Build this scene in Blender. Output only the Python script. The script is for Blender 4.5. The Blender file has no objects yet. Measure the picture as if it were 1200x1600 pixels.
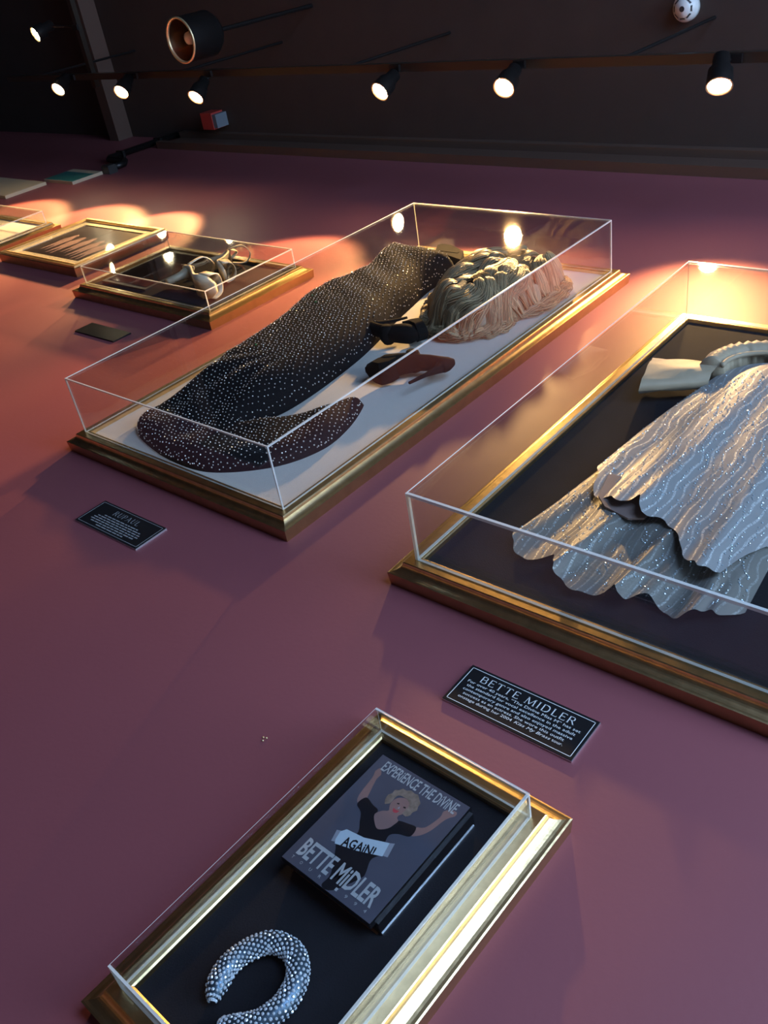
import bpy, bmesh, math, random
import numpy as np
from mathutils import Vector, Matrix
from mathutils.geometry import delaunay_2d_cdt
R_ = random.Random(7)
COL = bpy.context.scene.collection
SC = bpy.context.scene
FL = 2.7                       # height of the big display case's base above the floor
# Wall coordinates: u along the wall, v up (0 = base of the big case), w out of the wall.
def P(u, v, w): return Vector((u, -w, v + FL))

# ------------------------------------------------------------------ camera
cam = bpy.data.cameras.new('camera'); camo = bpy.data.objects.new('camera', cam); COL.objects.link(camo)
cam.sensor_fit = 'HORIZONTAL'; cam.sensor_width = 36.0; cam.lens = 36.0 * 1389.73 / 1200.0
cam.clip_start = 0.05; cam.clip_end = 60
RT = [(0.75784484, 0.6361339, -0.14493053), (0.27329917, -0.51123232, -0.81483071), (-0.5924346, 0.57790585, -0.56128964)]
def D(r): return Vector((r[0], -r[2], r[1]))
X, Y, Z = D(RT[0]), -D(RT[1]), -D(RT[2])
M = Matrix((X, Y, Z)).transposed().to_4x4(); M.translation = P(2.41920934, -1.13782962, 1.27464527)
camo.matrix_world = M
SC.camera = camo
# ------------------------------------------------------------------ world, exposure
SC.view_settings.view_transform = 'Standard'; SC.view_settings.look = 'None'
SC.view_settings.gamma = 1.0; SC.view_settings.use_curve_mapping = False
SC.view_settings.exposure = 1.3
wd = bpy.data.worlds.new('world'); SC.world = wd; wd.use_nodes = True
wd.node_tree.nodes['Background'].inputs[0].default_value = (0.5, 0.62, 0.9, 1)
wd.node_tree.nodes['Background'].inputs[1].default_value = 0.6
# daylight coming through the tall shop window in the right-hand wall
def area(name, loc, target, sx, sy, power, col):
    l = bpy.data.lights.new(name, 'AREA'); l.shape = 'RECTANGLE'; l.size = sx; l.size_y = sy; l.energy = power; l.color = col
    o = bpy.data.objects.new(name, l); COL.objects.link(o); o.location = loc
    o.rotation_euler = (target - loc).to_track_quat('-Z', 'Y').to_euler()
    return o
area('window_daylight', P(6.92, 1.65, 2.3), P(0, 1.65, 2.3), 3.2, 2.6, 150, (0.52, 0.72, 1.0))
area('front_daylight', P(4.5, 0.65, 4.15), P(4.5, 0.65, 0), 3.3, 2.1, 90, (0.40, 0.60, 1.0))

# ------------------------------------------------------------------ materials
def mat(name, col, rough=0.5, metal=0.0, spec=0.5, noise=None, bump=None, sheen=0.0, emit=None):
    m = bpy.data.materials.new(name); m.use_nodes = True; nt = m.node_tree
    b = nt.nodes['Principled BSDF']
    b.inputs['Base Color'].default_value = (*col, 1); b.inputs['Roughness'].default_value = rough
    b.inputs['Metallic'].default_value = metal; b.inputs['Specular IOR Level'].default_value = spec
    b.inputs['Sheen Weight'].default_value = sheen
    if noise:
        sc, amt, det = noise
        tc = nt.nodes.new('ShaderNodeTexCoord'); nz = nt.nodes.new('ShaderNodeTexNoise')
        nz.inputs['Scale'].default_value = sc; nz.inputs['Detail'].default_value = det
        nt.links.new(tc.outputs['Object'], nz.inputs['Vector'])
        mx = nt.nodes.new('ShaderNodeMix'); mx.data_type = 'RGBA'
        mx.inputs[6].default_value = (*[c * (1 - amt) for c in col], 1); mx.inputs[7].default_value = (*[min(1, c * (1 + amt)) for c in col], 1)
        nt.links.new(nz.outputs['Fac'], mx.inputs[0]); nt.links.new(mx.outputs[2], b.inputs['Base Color'])
    if bump:
        sc, st = bump
        tc = nt.nodes.new('ShaderNodeTexCoord'); nz = nt.nodes.new('ShaderNodeTexNoise')
        nz.inputs['Scale'].default_value = sc; nz.inputs['Detail'].default_value = 4
        nt.links.new(tc.outputs['Object'], nz.inputs['Vector'])
        bp = nt.nodes.new('ShaderNodeBump'); bp.inputs['Strength'].default_value = st; bp.inputs['Distance'].default_value = 0.002
        nt.links.new(nz.outputs['Fac'], bp.inputs['Height']); nt.links.new(bp.outputs['Normal'], b.inputs['Normal'])
    if emit:
        b.inputs['Emission Color'].default_value = (*emit[0], 1); b.inputs['Emission Strength'].default_value = emit[1]
    return m
def acrylic_mat(name, tint=(0.97, 0.985, 0.98), refl=1.0):
    m = bpy.data.materials.new(name); m.use_nodes = True; nt = m.node_tree; nt.nodes.clear()
    out = nt.nodes.new('ShaderNodeOutputMaterial'); mx = nt.nodes.new('ShaderNodeMixShader')
    t = nt.nodes.new('ShaderNodeBsdfTransparent'); t.inputs[0].default_value = (*tint, 1)
    g = nt.nodes.new('ShaderNodeBsdfGlossy'); g.inputs['Roughness'].default_value = 0.025
    fr = nt.nodes.new('ShaderNodeFresnel'); fr.inputs[0].default_value = 1.5
    mu = nt.nodes.new('ShaderNodeMath'); mu.operation = 'MULTIPLY'; mu.inputs[1].default_value = refl
    # leaving faces see the same air-to-plastic reflectance as entering ones (a thin sheet, no total reflection inside)
    ge = nt.nodes.new('ShaderNodeNewGeometry'); io = nt.nodes.new('ShaderNodeMapRange'); io.inputs[3].default_value = 1.5; io.inputs[4].default_value = 1 / 1.5
    nt.links.new(ge.outputs['Backfacing'], io.inputs[0]); nt.links.new(io.outputs[0], fr.inputs[0])
    nt.links.new(fr.outputs[0], mu.inputs[0]); nt.links.new(mu.outputs[0], mx.inputs[0])
    nt.links.new(t.outputs[0], mx.inputs[1]); nt.links.new(g.outputs[0], mx.inputs[2]); nt.links.new(mx.outputs[0], out.inputs[0])
    return m
def edge_mat(name):
    m = bpy.data.materials.new(name); m.use_nodes = True; nt = m.node_tree; nt.nodes.clear()
    out = nt.nodes.new('ShaderNodeOutputMaterial'); mx = nt.nodes.new('ShaderNodeMixShader'); mx.inputs[0].default_value = 0.62
    t = nt.nodes.new('ShaderNodeBsdfTransparent')
    p = nt.nodes.new('ShaderNodeBsdfPrincipled'); p.inputs['Base Color'].default_value = (0.86, 0.9, 0.86, 1)
    p.inputs['Roughness'].default_value = 0.25; p.inputs['Specular IOR Level'].default_value = 0.9
    nt.links.new(t.outputs[0], mx.inputs[1]); nt.links.new(p.outputs[0], mx.inputs[2]); nt.links.new(mx.outputs[0], out.inputs[0])
    return m
def sequin_mat(name, base, line, sheer, scale):
    m = bpy.data.materials.new(name); m.use_nodes = True; nt = m.node_tree
    b = nt.nodes['Principled BSDF']; out = nt.nodes['Material Output']
    tc = nt.nodes.new('ShaderNodeTexCoord'); wv = nt.nodes.new('ShaderNodeTexWave')
    wv.wave_type = 'BANDS'; wv.bands_direction = 'X'; wv.inputs['Scale'].default_value = scale
    wv.inputs['Distortion'].default_value = 9.0; wv.inputs['Detail'].default_value = 1.0; wv.inputs['Detail Scale'].default_value = 0.55
    nt.links.new(tc.outputs['Object'], wv.inputs['Vector'])
    cr = nt.nodes.new('ShaderNodeValToRGB'); cr.color_ramp.elements[0].position = 0.80; cr.color_ramp.elements[1].position = 0.96
    nt.links.new(wv.outputs['Fac'], cr.inputs[0])
    nz = nt.nodes.new('ShaderNodeTexNoise'); nz.inputs['Scale'].default_value = 260; nt.links.new(tc.outputs['Object'], nz.inputs['Vector'])
    mul = nt.nodes.new('ShaderNodeMath'); mul.operation = 'MULTIPLY'; nt.links.new(cr.outputs[0], mul.inputs[0])
    mr = nt.nodes.new('ShaderNodeMapRange'); mr.inputs[1].default_value = 0.35; mr.inputs[2].default_value = 0.6
    nt.links.new(nz.outputs['Fac'], mr.inputs[0]); nt.links.new(mr.outputs[0], mul.inputs[1])
    mx = nt.nodes.new('ShaderNodeMix'); mx.data_type = 'RGBA'; mx.inputs[6].default_value = (*base, 1); mx.inputs[7].default_value = (*line, 1)
    nt.links.new(mul.outputs[0], mx.inputs[0]); nt.links.new(mx.outputs[2], b.inputs['Base Color'])
    b.inputs['Roughness'].default_value = 0.42; b.inputs['Sheen Weight'].default_value = 0.3
    ms = nt.nodes.new('ShaderNodeMath'); ms.operation = 'MULTIPLY'; ms.inputs[1].default_value = 0.55
    nt.links.new(mul.outputs[0], ms.inputs[0]); nt.links.new(ms.outputs[0], b.inputs['Metallic'])
    bp = nt.nodes.new('ShaderNodeBump'); bp.inputs['Strength'].default_value = 0.35; bp.inputs['Distance'].default_value = 0.001
    nt.links.new(mul.outputs[0], bp.inputs['Height']); nt.links.new(bp.outputs['Normal'], b.inputs['Normal'])
    if sheer > 0:
        t = nt.nodes.new('ShaderNodeBsdfTransparent'); ms2 = nt.nodes.new('ShaderNodeMixShader'); ms2.inputs[0].default_value = 1 - sheer
        nt.links.new(t.outputs[0], ms2.inputs[1]); nt.links.new(b.outputs[0], ms2.inputs[2]); nt.links.new(ms2.outputs[0], out.inputs[0])
    return m
m_wall = mat('plum_paint', (0.245, 0.070, 0.082), 0.55, noise=(3.0, 0.06, 5), bump=(90, 0.12))
m_ceil = mat('dark_ceiling_paint', (0.050, 0.036, 0.030), 0.8, noise=(6, 0.15, 3))
m_floor = mat('dark_floor', (0.05, 0.035, 0.03), 0.4, noise=(5, 0.3, 4))
m_room = mat('dark_room_paint', (0.07, 0.06, 0.065), 0.7, noise=(2, 0.1, 3))
m_trim = mat('brown_trim_paint', (0.10, 0.06, 0.045), 0.45)
m_gold = mat('gold_leaf', (0.76, 0.55, 0.27), 0.32, 1.0, noise=(38, 0.28, 6), bump=(60, 0.25))
m_goldside = mat('wall_tinted_gold', (0.50, 0.30, 0.15), 0.42, 1.0, noise=(30, 0.2, 5))  # frame sides browner than the gold, the wall's reflection put into their colour
m_linen = mat('offwhite_linen', (0.62, 0.60, 0.56), 0.9, noise=(220, 0.06, 3), bump=(420, 0.3))
m_black = mat('black_felt', (0.014, 0.014, 0.018), 0.95, spec=0.2, noise=(14, 0.35, 5), bump=(380, 0.3))
m_acr = acrylic_mat('clear_acrylic')
m_edge = edge_mat('polished_acrylic_edge')
m_gown = mat('black_jersey', (0.006, 0.005, 0.007), 0.85, spec=0.2, bump=(260, 0.3))
m_stone = mat('rhinestone', (0.88, 0.85, 0.80), 0.2, 0.25, spec=0.8)
m_stone_g = mat('green_flash_stone', (0.12, 0.75, 0.32), 0.12, 0.8)
m_suede = mat('black_suede', (0.007, 0.006, 0.006), 0.9, spec=0.15, noise=(60, 0.3, 3))
m_hair = mat('blonde_hair', (0.46, 0.35, 0.20), 0.42, noise=(18, 0.42, 3))
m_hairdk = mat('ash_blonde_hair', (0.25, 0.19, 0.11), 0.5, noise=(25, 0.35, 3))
m_cream = mat('cream_satin', (0.50, 0.40, 0.27), 0.5, noise=(40, 0.12, 3), sheen=0.3)
m_silver = sequin_mat('silver_beaded_chiffon', (0.27, 0.275, 0.28), (0.72, 0.76, 0.78), 0.0, 15.5)
m_sheer = sequin_mat('sheer_beaded_chiffon', (0.34, 0.33, 0.30), (0.72, 0.75, 0.73), 0.48, 18.0)
m_sequin = mat('iridescent_sequin', (0.66, 0.82, 0.92), 0.14, 0.45, spec=0.9)
m_tan = mat('taupe_lining', (0.30, 0.21, 0.18), 0.7)
m_plate = mat('black_engraved_plate', (0.012, 0.012, 0.013), 0.3)
m_platesd = mat('silver_plate_edge', (0.75, 0.78, 0.8), 0.25, 0.9)
m_letter = mat('white_engraving', (0.72, 0.76, 0.74), 0.5)
m_dull = mat('grey_engraving', (0.30, 0.31, 0.31), 0.5)
m_metal = mat('black_lamp_metal', (0.010, 0.009, 0.009), 0.4, 0.2)
m_pipe = mat('dark_pipe', (0.09, 0.075, 0.06), 0.3, 0.8)
m_lens = mat('lit_lamp_lens', (1, 0.9, 0.7), 0.2, emit=((1.0, 0.80, 0.50), 45))
m_ring = mat('pale_reflector_ring', (0.85, 0.68, 0.38), 0.3, 0.7)
m_cone = mat('bronze_reflector', (0.22, 0.14, 0.08), 0.25, 0.9)
m_white = mat('white_plastic', (0.70, 0.72, 0.70), 0.4)
m_dkplast = mat('dark_plastic', (0.03, 0.03, 0.03), 0.4)
m_red = mat('red_enamel', (0.45, 0.05, 0.04), 0.4)
m_greybox = mat('blue_grey_steel', (0.20, 0.24, 0.28), 0.45, 0.3)
m_teal = mat('teal_print', (0.03, 0.16, 0.15), 0.45, noise=(5, 0.7, 3))
m_creampaper = mat('cream_paper', (0.50, 0.40, 0.27), 0.7, noise=(4, 0.1, 2))
m_mat = mat('cream_mat_board', (0.78, 0.70, 0.52), 0.8, noise=(90, 0.04, 2))
m_dkphoto = mat('dark_photo_print', (0.045, 0.035, 0.045), 0.3, noise=(7, 0.5, 3))
m_figure = mat('pale_figures_print', (0.38, 0.26, 0.27), 0.4, noise=(14, 0.4, 3))
m_gsandal = mat('pale_gold_leather', (0.85, 0.74, 0.52), 0.38, 0.1)
m_insole = mat('dark_insole', (0.03, 0.022, 0.02), 0.6)
m_crystal = mat('blue_white_crystal', (0.84, 0.92, 1.0), 0.14, 0.30)
m_bangle = mat('pewter_bangle', (0.10, 0.15, 0.20), 0.35, 0.7)
m_brass = mat('brass_pin', (0.85, 0.72, 0.40), 0.3, 0.8)
m_backdrop = mat('slate_backdrop_print', (0.085, 0.085, 0.115), 0.30, noise=(9, 0.35, 3))
m_skin = mat('printed_skin', (0.27, 0.16, 0.15), 0.35, noise=(30, 0.1, 2))
m_blondeprint = mat('printed_blonde_hair', (0.22, 0.17, 0.14), 0.4, noise=(120, 0.6, 2))
m_ink = mat('printed_black', (0.010, 0.010, 0.014), 0.35)
m_banner = mat('printed_pale_banner', (0.50, 0.60, 0.68), 0.4)
m_bannerend = mat('printed_grey_banner_tail', (0.30, 0.31, 0.36), 0.4)
m_title = mat('printed_silver_title', (0.42, 0.44, 0.46), 0.4)
m_lips = mat('printed_lips', (0.45, 0.06, 0.08), 0.4)
m_riser = mat('black_gloss_block', (0.008, 0.008, 0.010), 0.12)
m_glass = acrylic_mat('window_glass', (0.92, 0.95, 0.96))

# ------------------------------------------------------------------ builders
def tag(o, label=None, cat=None, group=None, kind=None):
    if label: o['label'] = label
    if cat: o['category'] = cat
    if group: o['group'] = group
    if kind: o['kind'] = kind
    return o
def thing(name, at, label, cat, group=None):
    o = bpy.data.objects.new(name, None); COL.objects.link(o); o.location = P(*at); o.empty_display_size = 0.05
    return tag(o, label, cat, group)
def origin(par):
    v = Vector((0, 0, 0))
    while par: v += par.location; par = par.parent
    return v
class MB:
    def __init__(s, xf=None): s.v = []; s.f = []; s.xf = xf
    def add(s, vs, fs):
        n = len(s.v); s.v += [tuple(p) for p in vs]; s.f += [tuple(i + n for i in f) for f in fs]; return s
    def box(s, u0, u1, v0, v1, w0, w1):
        vs = [(u, v, w) for w in (w0, w1) for v in (v0, v1) for u in (u0, u1)]
        return s.add(vs, [(0, 2, 3, 1), (4, 5, 7, 6), (0, 1, 5, 4), (2, 6, 7, 3), (0, 4, 6, 2), (1, 3, 7, 5)])
    def tube(s, pts, rad, n=8, cap=True):
        pts = [Vector(p) for p in pts]; rads = rad if isinstance(rad, (list, tuple)) else [rad] * len(pts)
        vs = []; a = None
        for i, p in enumerate(pts):
            t = (pts[min(i + 1, len(pts) - 1)] - pts[max(i - 1, 0)]).normalized()
            if a is None:
                a = t.orthogonal().normalized()
            else:
                a = (a - t * a.dot(t)); a = a.normalized() if a.length > 1e-6 else t.orthogonal().normalized()
            b = t.cross(a)
            for k in range(n):
                q = 2 * math.pi * k / n
                vs.append(p + (a * math.cos(q) + b * math.sin(q)) * rads[i])
        fs = []
        for i in range(len(pts) - 1):
            for k in range(n):
                fs.append((i * n + k, i * n + (k + 1) % n, (i + 1) * n + (k + 1) % n, (i + 1) * n + k))
        if cap:
            fs.append(tuple(range(n - 1, -1, -1))); L = (len(pts) - 1) * n; fs.append(tuple(L + k for k in range(n)))
        return s.add(vs, fs)
    def loft(s, rings, cap=True):
        n = len(rings[0]); vs = [p for r in rings for p in r]; fs = []
        for i in range(len(rings) - 1):
            for k in range(n):
                fs.append((i * n + k, i * n + (k + 1) % n, (i + 1) * n + (k + 1) % n, (i + 1) * n + k))
        if cap:
            fs.append(tuple(range(n - 1, -1, -1))); L = (len(rings) - 1) * n; fs.append(tuple(L + k for k in range(n)))
        return s.add(vs, fs)
    def prism(s, poly, w0, w1):
        n = len(poly); vs = [(u, v, w0) for u, v in poly] + [(u, v, w1) for u, v in poly]
        return s.add(vs, [tuple(range(n - 1, -1, -1)), tuple(range(n, 2 * n))] + [(i, (i + 1) % n, n + (i + 1) % n, n + i) for i in range(n)])
    def disc(s, c, axis, r, n=24, h=0.002):
        c = Vector(c); ax = Vector(axis).normalized()
        return s.tube([c, c + ax * h], r, n)
    def build(s, name, m, par=None, smooth=False, label=None, kind=None):
        me = bpy.data.meshes.new(name); off = origin(par); out = []
        for u, v, w in s.v:
            if s.xf: u, v, w = s.xf(u, v, w)
            p = P(u, v, w) - off; out.append((p.x, p.y, p.z))
        me.from_pydata(out, [], s.f); me.materials.append(m)
        bm = bmesh.new(); bm.from_mesh(me); bmesh.ops.recalc_face_normals(bm, faces=bm.faces); bm.to_mesh(me); bm.free()
        if smooth:
            me.polygons.foreach_set('use_smooth', [True] * len(me.polygons))
        me.update()
        o = bpy.data.objects.new(name, me); COL.objects.link(o)
        if par: o.parent = par
        return tag(o, label, None, None, kind)
def rot_about(a, b, th):
    c, s = math.cos(th), math.sin(th)
    return lambda u, v, w: (a + (u - a) * c - (v - b) * s, b + (u - a) * s + (v - b) * c, w)
def catmull(pts, closed=True, step=0.015):
    out = []; n = len(pts); rng = range(n if closed else n - 1)
    for i in rng:
        g = (lambda k: pts[k % n]) if closed else (lambda k: pts[min(max(k, 0), n - 1)])
        p0, p1, p2, p3 = [np.array(g(i + d), float) for d in (-1, 0, 1, 2)]
        k = max(1, int(np.linalg.norm(p2 - p1) / step))
        for j in range(k):
            t = j / k
            out.append(0.5 * ((2 * p1) + (-p0 + p2) * t + (2 * p0 - 5 * p1 + 4 * p2 - p3) * t * t + (-p0 + 3 * p1 - 3 * p2 + p3) * t ** 3))
    if not closed: out.append(np.array(pts[-1], float))
    return np.array(out)
def seg_dist(pts, poly):
    a = poly; b = np.roll(poly, -1, 0); d = b - a; L = (d * d).sum(1) + 1e-12
    out = np.full(len(pts), 1e9)
    for i in range(len(a)):
        q = pts - a[i]; t = np.clip((q @ d[i]) / L[i], 0, 1)
        out = np.minimum(out, np.hypot(*(q - t[:, None] * d[i]).T))
    return out
def inside(pts, poly):
    x, y = pts[:, 0], pts[:, 1]; r = np.zeros(len(pts), bool); n = len(poly)
    for i in range(n):
        x1, y1 = poly[i]; x2, y2 = poly[(i + 1) % n]
        c = ((y1 > y) != (y2 > y)) & (x < (x2 - x1) * (y - y1) / ((y2 - y1) if y2 != y1 else 1e-9) + x1)
        r ^= c
    return r
def pillow(outline, hfun, base, step, rings=(0.004, 0.012)):
    """triangulated soft form standing on the panel; hfun(pts, dist) = height above base"""
    lo, hi = outline.min(0), outline.max(0)
    gx, gy = np.meshgrid(np.arange(lo[0], hi[0], step), np.arange(lo[1], hi[1], step))
    gx = gx + (np.arange(gx.shape[0]) % 2)[:, None] * step / 2
    g = np.stack([gx.ravel(), gy.ravel()], 1)
    g = g[inside(g, outline)]; d = seg_dist(g, outline); g = g[d > rings[-1] + step * 0.4]
    c = outline - np.roll(outline, 1, 0) + np.roll(outline, -1, 0) - outline
    nrm = np.stack([-c[:, 1], c[:, 0]], 1); nrm /= np.linalg.norm(nrm, axis=1)[:, None] + 1e-9
    area2 = np.sum(outline[:, 0] * np.roll(outline[:, 1], -1) - np.roll(outline[:, 0], -1) * outline[:, 1])
    if area2 < 0: nrm = -nrm
    extra = []
    for r in rings:
        q = outline + nrm * r; ok = inside(q, outline) & (seg_dist(q, outline) > r * 0.85); extra.append(q[ok])
    allp = np.concatenate([outline] + extra + [g]); n = len(outline)
    vs, es, fs, _, _, _ = delaunay_2d_cdt([Vector(p) for p in allp], [(i, (i + 1) % n) for i in range(n)], [], 1, 1e-5)
    q = np.array([(v.x, v.y) for v in vs]); dd = seg_dist(q, outline); w = base + hfun(q, dd)
    return [(a, b, c) for (a, b), c in zip(q, w)], [tuple(f) for f in fs]
def text(body, m, par, name, u, v, w, height, xscale=1.0, spacing=1.0, align='CENTER', xf=None, slant=0.0, fit=None, bold=0.0):
    """raised print: text mesh laid on a face parallel to the wall, baseline at (u, v)"""
    cu = bpy.data.curves.new(name, 'FONT'); cu.body = body; cu.align_x = align; cu.size = 1.0; cu.space_character = spacing; cu.shear = slant
    cu.offset = bold; cu.resolution_u = 2
    to = bpy.data.objects.new('tmp', cu); COL.objects.link(to)
    me = bpy.data.meshes.new_from_object(to.evaluated_get(bpy.context.evaluated_depsgraph_get()))
    bpy.data.objects.remove(to); bpy.data.curves.remove(cu)
    xs = [q.co.x for q in me.vertices]; wdt = max(xs) - min(xs)
    k = height / 0.70; kx = k * xscale if fit is None else fit / wdt
    b = MB(xf); b.add([(u + q.co.x * kx, v + q.co.y * k, w) for q in me.vertices], [tuple(p.vertices) for p in me.polygons])
    bpy.data.meshes.remove(me)
    return b.build(name, m, par)
GLY = {  # thin (0) / thick (1) strokes of a roman capital in a unit-high box, plus its width
 'B': (0.62, [(1, .10, 0, .10, 1), (0, .10, .97, .40, .97), (0, .10, .53, .42, .53), (0, .10, .03, .44, .03), (1, .50, .90, .50, .62), (1, .55, .45, .55, .10), (0, .40, .97, .50, .9), (0, .5, .62, .42, .53), (0, .42, .53, .55, .45), (0, .55, .1, .44, .03)]),
 'E': (0.55, [(1, .10, 0, .10, 1), (0, .10, .97, .50, .97), (0, .10, .52, .42, .52), (0, .10, .03, .52, .03), (0, .50, .97, .50, .86), (0, .52, .03, .52, .16), (0, .42, .58, .42, .46)]),
 'T': (0.66, [(1, .33, 0, .33, 1), (0, .04, .97, .62, .97), (0, .04, .97, .03, .84), (0, .62, .97, .63, .84), (0, .24, .02, .42, .02)]),
 'M': (0.92, [(0, .10, 0, .16, 1), (1, .16, 1, .46, .06), (0, .46, .06, .78, 1), (1, .78, 1, .84, 0), (0, .02, .02, .18, .02), (0, .75, .02, .92, .02), (0, .08, .98, .18, .98), (0, .78, .98, .88, .98)]),
 'I': (0.26, [(1, .13, 0, .13, 1), (0, .04, .98, .22, .98), (0, .04, .02, .22, .02)]),
 'D': (0.78, [(1, .12, 0, .12, 1), (0, .12, .97, .40, .97), (0, .12, .03, .40, .03), (1, .66, .68, .66, .32), (1, .40, .96, .58, .86), (1, .58, .86, .66, .66), (1, .66, .34, .58, .14), (1, .58, .14, .40, .04)]),
 'L': (0.52, [(1, .10, 0, .10, 1), (0, .10, .03, .50, .03), (0, .50, .03, .50, .18), (0, .02, .98, .18, .98)]),
 'R': (0.64, [(1, .10, 0, .10, 1), (0, .10, .97, .40, .97), (0, .10, .50, .40, .50), (1, .50, .88, .50, .60), (0, .40, .97, .50, .88), (0, .50, .60, .40, .50), (1, .34, .48, .60, 0), (0, .02, .02, .18, .02), (0, .54, .02, .66, .02)]),
 'U': (0.70, [(1, .12, 1, .12, .26), (1, .12, .28, .22, .07), (0, .2, .05, .46, .04), (0, .46, .04, .58, .24), (0, .58, .24, .58, 1), (0, .03, .98, .22, .98), (0, .50, .98, .67, .98)]),
 'P': (0.58, [(1, .10, 0, .10, 1), (0, .10, .97, .38, .97), (0, .10, .46, .38, .46), (1, .49, .86, .49, .58), (0, .38, .97, .49, .86), (0, .49, .58, .38, .46), (0, .02, .02, .18, .02)]),
 'A': (0.74, [(0, .06, 0, .36, 1), (1, .36, 1, .66, 0), (0, .18, .36, .52, .36), (0, .0, .02, .14, .02), (0, .57, .02, .74, .02)]),
}
def roman(body, m, par, name, uc, v, w, h, width, xf=None):
    tot = sum(GLY[c][0] + 0.16 if c != ' ' else 0.42 for c in body) - 0.16; k = width / tot; x = uc - width / 2; b = MB(xf)
    for c in body:
        if c == ' ': x += 0.42 * k; continue
        for th, x0, y0, x1, y1 in GLY[c][1]:
            p0 = Vector((x + x0 * k, v + y0 * h)); p1 = Vector((x + x1 * k, v + y1 * h)); d = (p1 - p0).normalized(); q = Vector((-d.y, d.x)) * (0.065 if th else 0.032) * h
            b.add([(*(p0 - q), w), (*(p1 - q), w), (*(p1 + q), w), (*(p0 + q), w)], [(0, 1, 2, 3)])
        x += (GLY[c][0] + 0.16) * k
    return b.build(name, m, par)

# ------------------------------------------------------------------ room shell
def structure(b, name, m, par=None):
    return b.build(name, m, par, kind='structure')
structure(MB().box(-9, 7, -2.7, 3.3, -0.15, 0), 'wall_back', m_wall)
structure(MB().box(-9.15, 7.15, 3.3, 3.45, -0.15, 4.35), 'ceiling', m_ceil)
structure(MB().box(-9.15, 7.15, -2.85, -2.7, -0.15, 4.35), 'floor', m_floor)
structure(MB().box(-9.15, -9, -2.7, 3.3, -0.15, 4.35), 'wall_left', m_room)
wr = MB(); wr.box(7, 7.15, -2.7, 0.35, -0.15, 4.35); wr.box(7, 7.15, 2.95, 3.3, -0.15, 4.35); wr.box(7, 7.15, 0.35, 2.95, -0.15, 0.7); wr.box(7, 7.15, 0.35, 2.95, 3.9, 4.35)
structure(wr, 'wall_right', m_room)
w1 = structure(MB().box(7.06, 7.08, 0.35, 2.95, 0.7, 3.9), 'window_1', m_glass)
wf = MB()
for a in (0.7, 3.84): wf.box(7.02, 7.12, 0.35, 2.95, a, a + 0.06)
for a in (0.35, 2.89): wf.box(7.02, 7.12, a, a + 0.06, 0.7, 3.9)
wf.build('window_frame', m_trim, w1)
wr = MB(); wr.box(-9, 7, -2.7, -0.4, 4.2, 4.35); wr.box(-9, 7, 1.7, 3.3, 4.2, 4.35); wr.box(-9, 2.85, -0.4, 1.7, 4.2, 4.35); wr.box(6.15, 7, -0.4, 1.7, 4.2, 4.35)
structure(wr, 'wall_front', m_room)
w2 = structure(MB().box(2.85, 6.15, -0.4, 1.7, 4.26, 4.28), 'window_2', m_glass)
wf = MB()
for a in (2.85, 6.09): wf.box(a, a + 0.06, -0.4, 1.7, 4.22, 4.32)
for a in (-0.4, 1.64): wf.box(2.85, 6.15, a, a + 0.06, 4.22, 4.32)
wf.build('window_frame', m_trim, w2)
tr = MB(); tr.box(-3.55, 7, 3.02, 3.06, 0, 0.05); tr.box(-3.55, 7, 3.06, 3.25, 0, 0.02); tr.box(-3.55, 7, 3.25, 3.3, 0, 0.06)
structure(tr, 'trim_1', m_trim)
structure(MB().box(-4.36, -4.24, 3.16, 3.3, 0.0, 4.2), 'trim_2', m_trim)
structure(MB().box(-9, 7, -2.7, -2.58, 0, 0.02), 'baseboard_back', m_trim)

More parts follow.
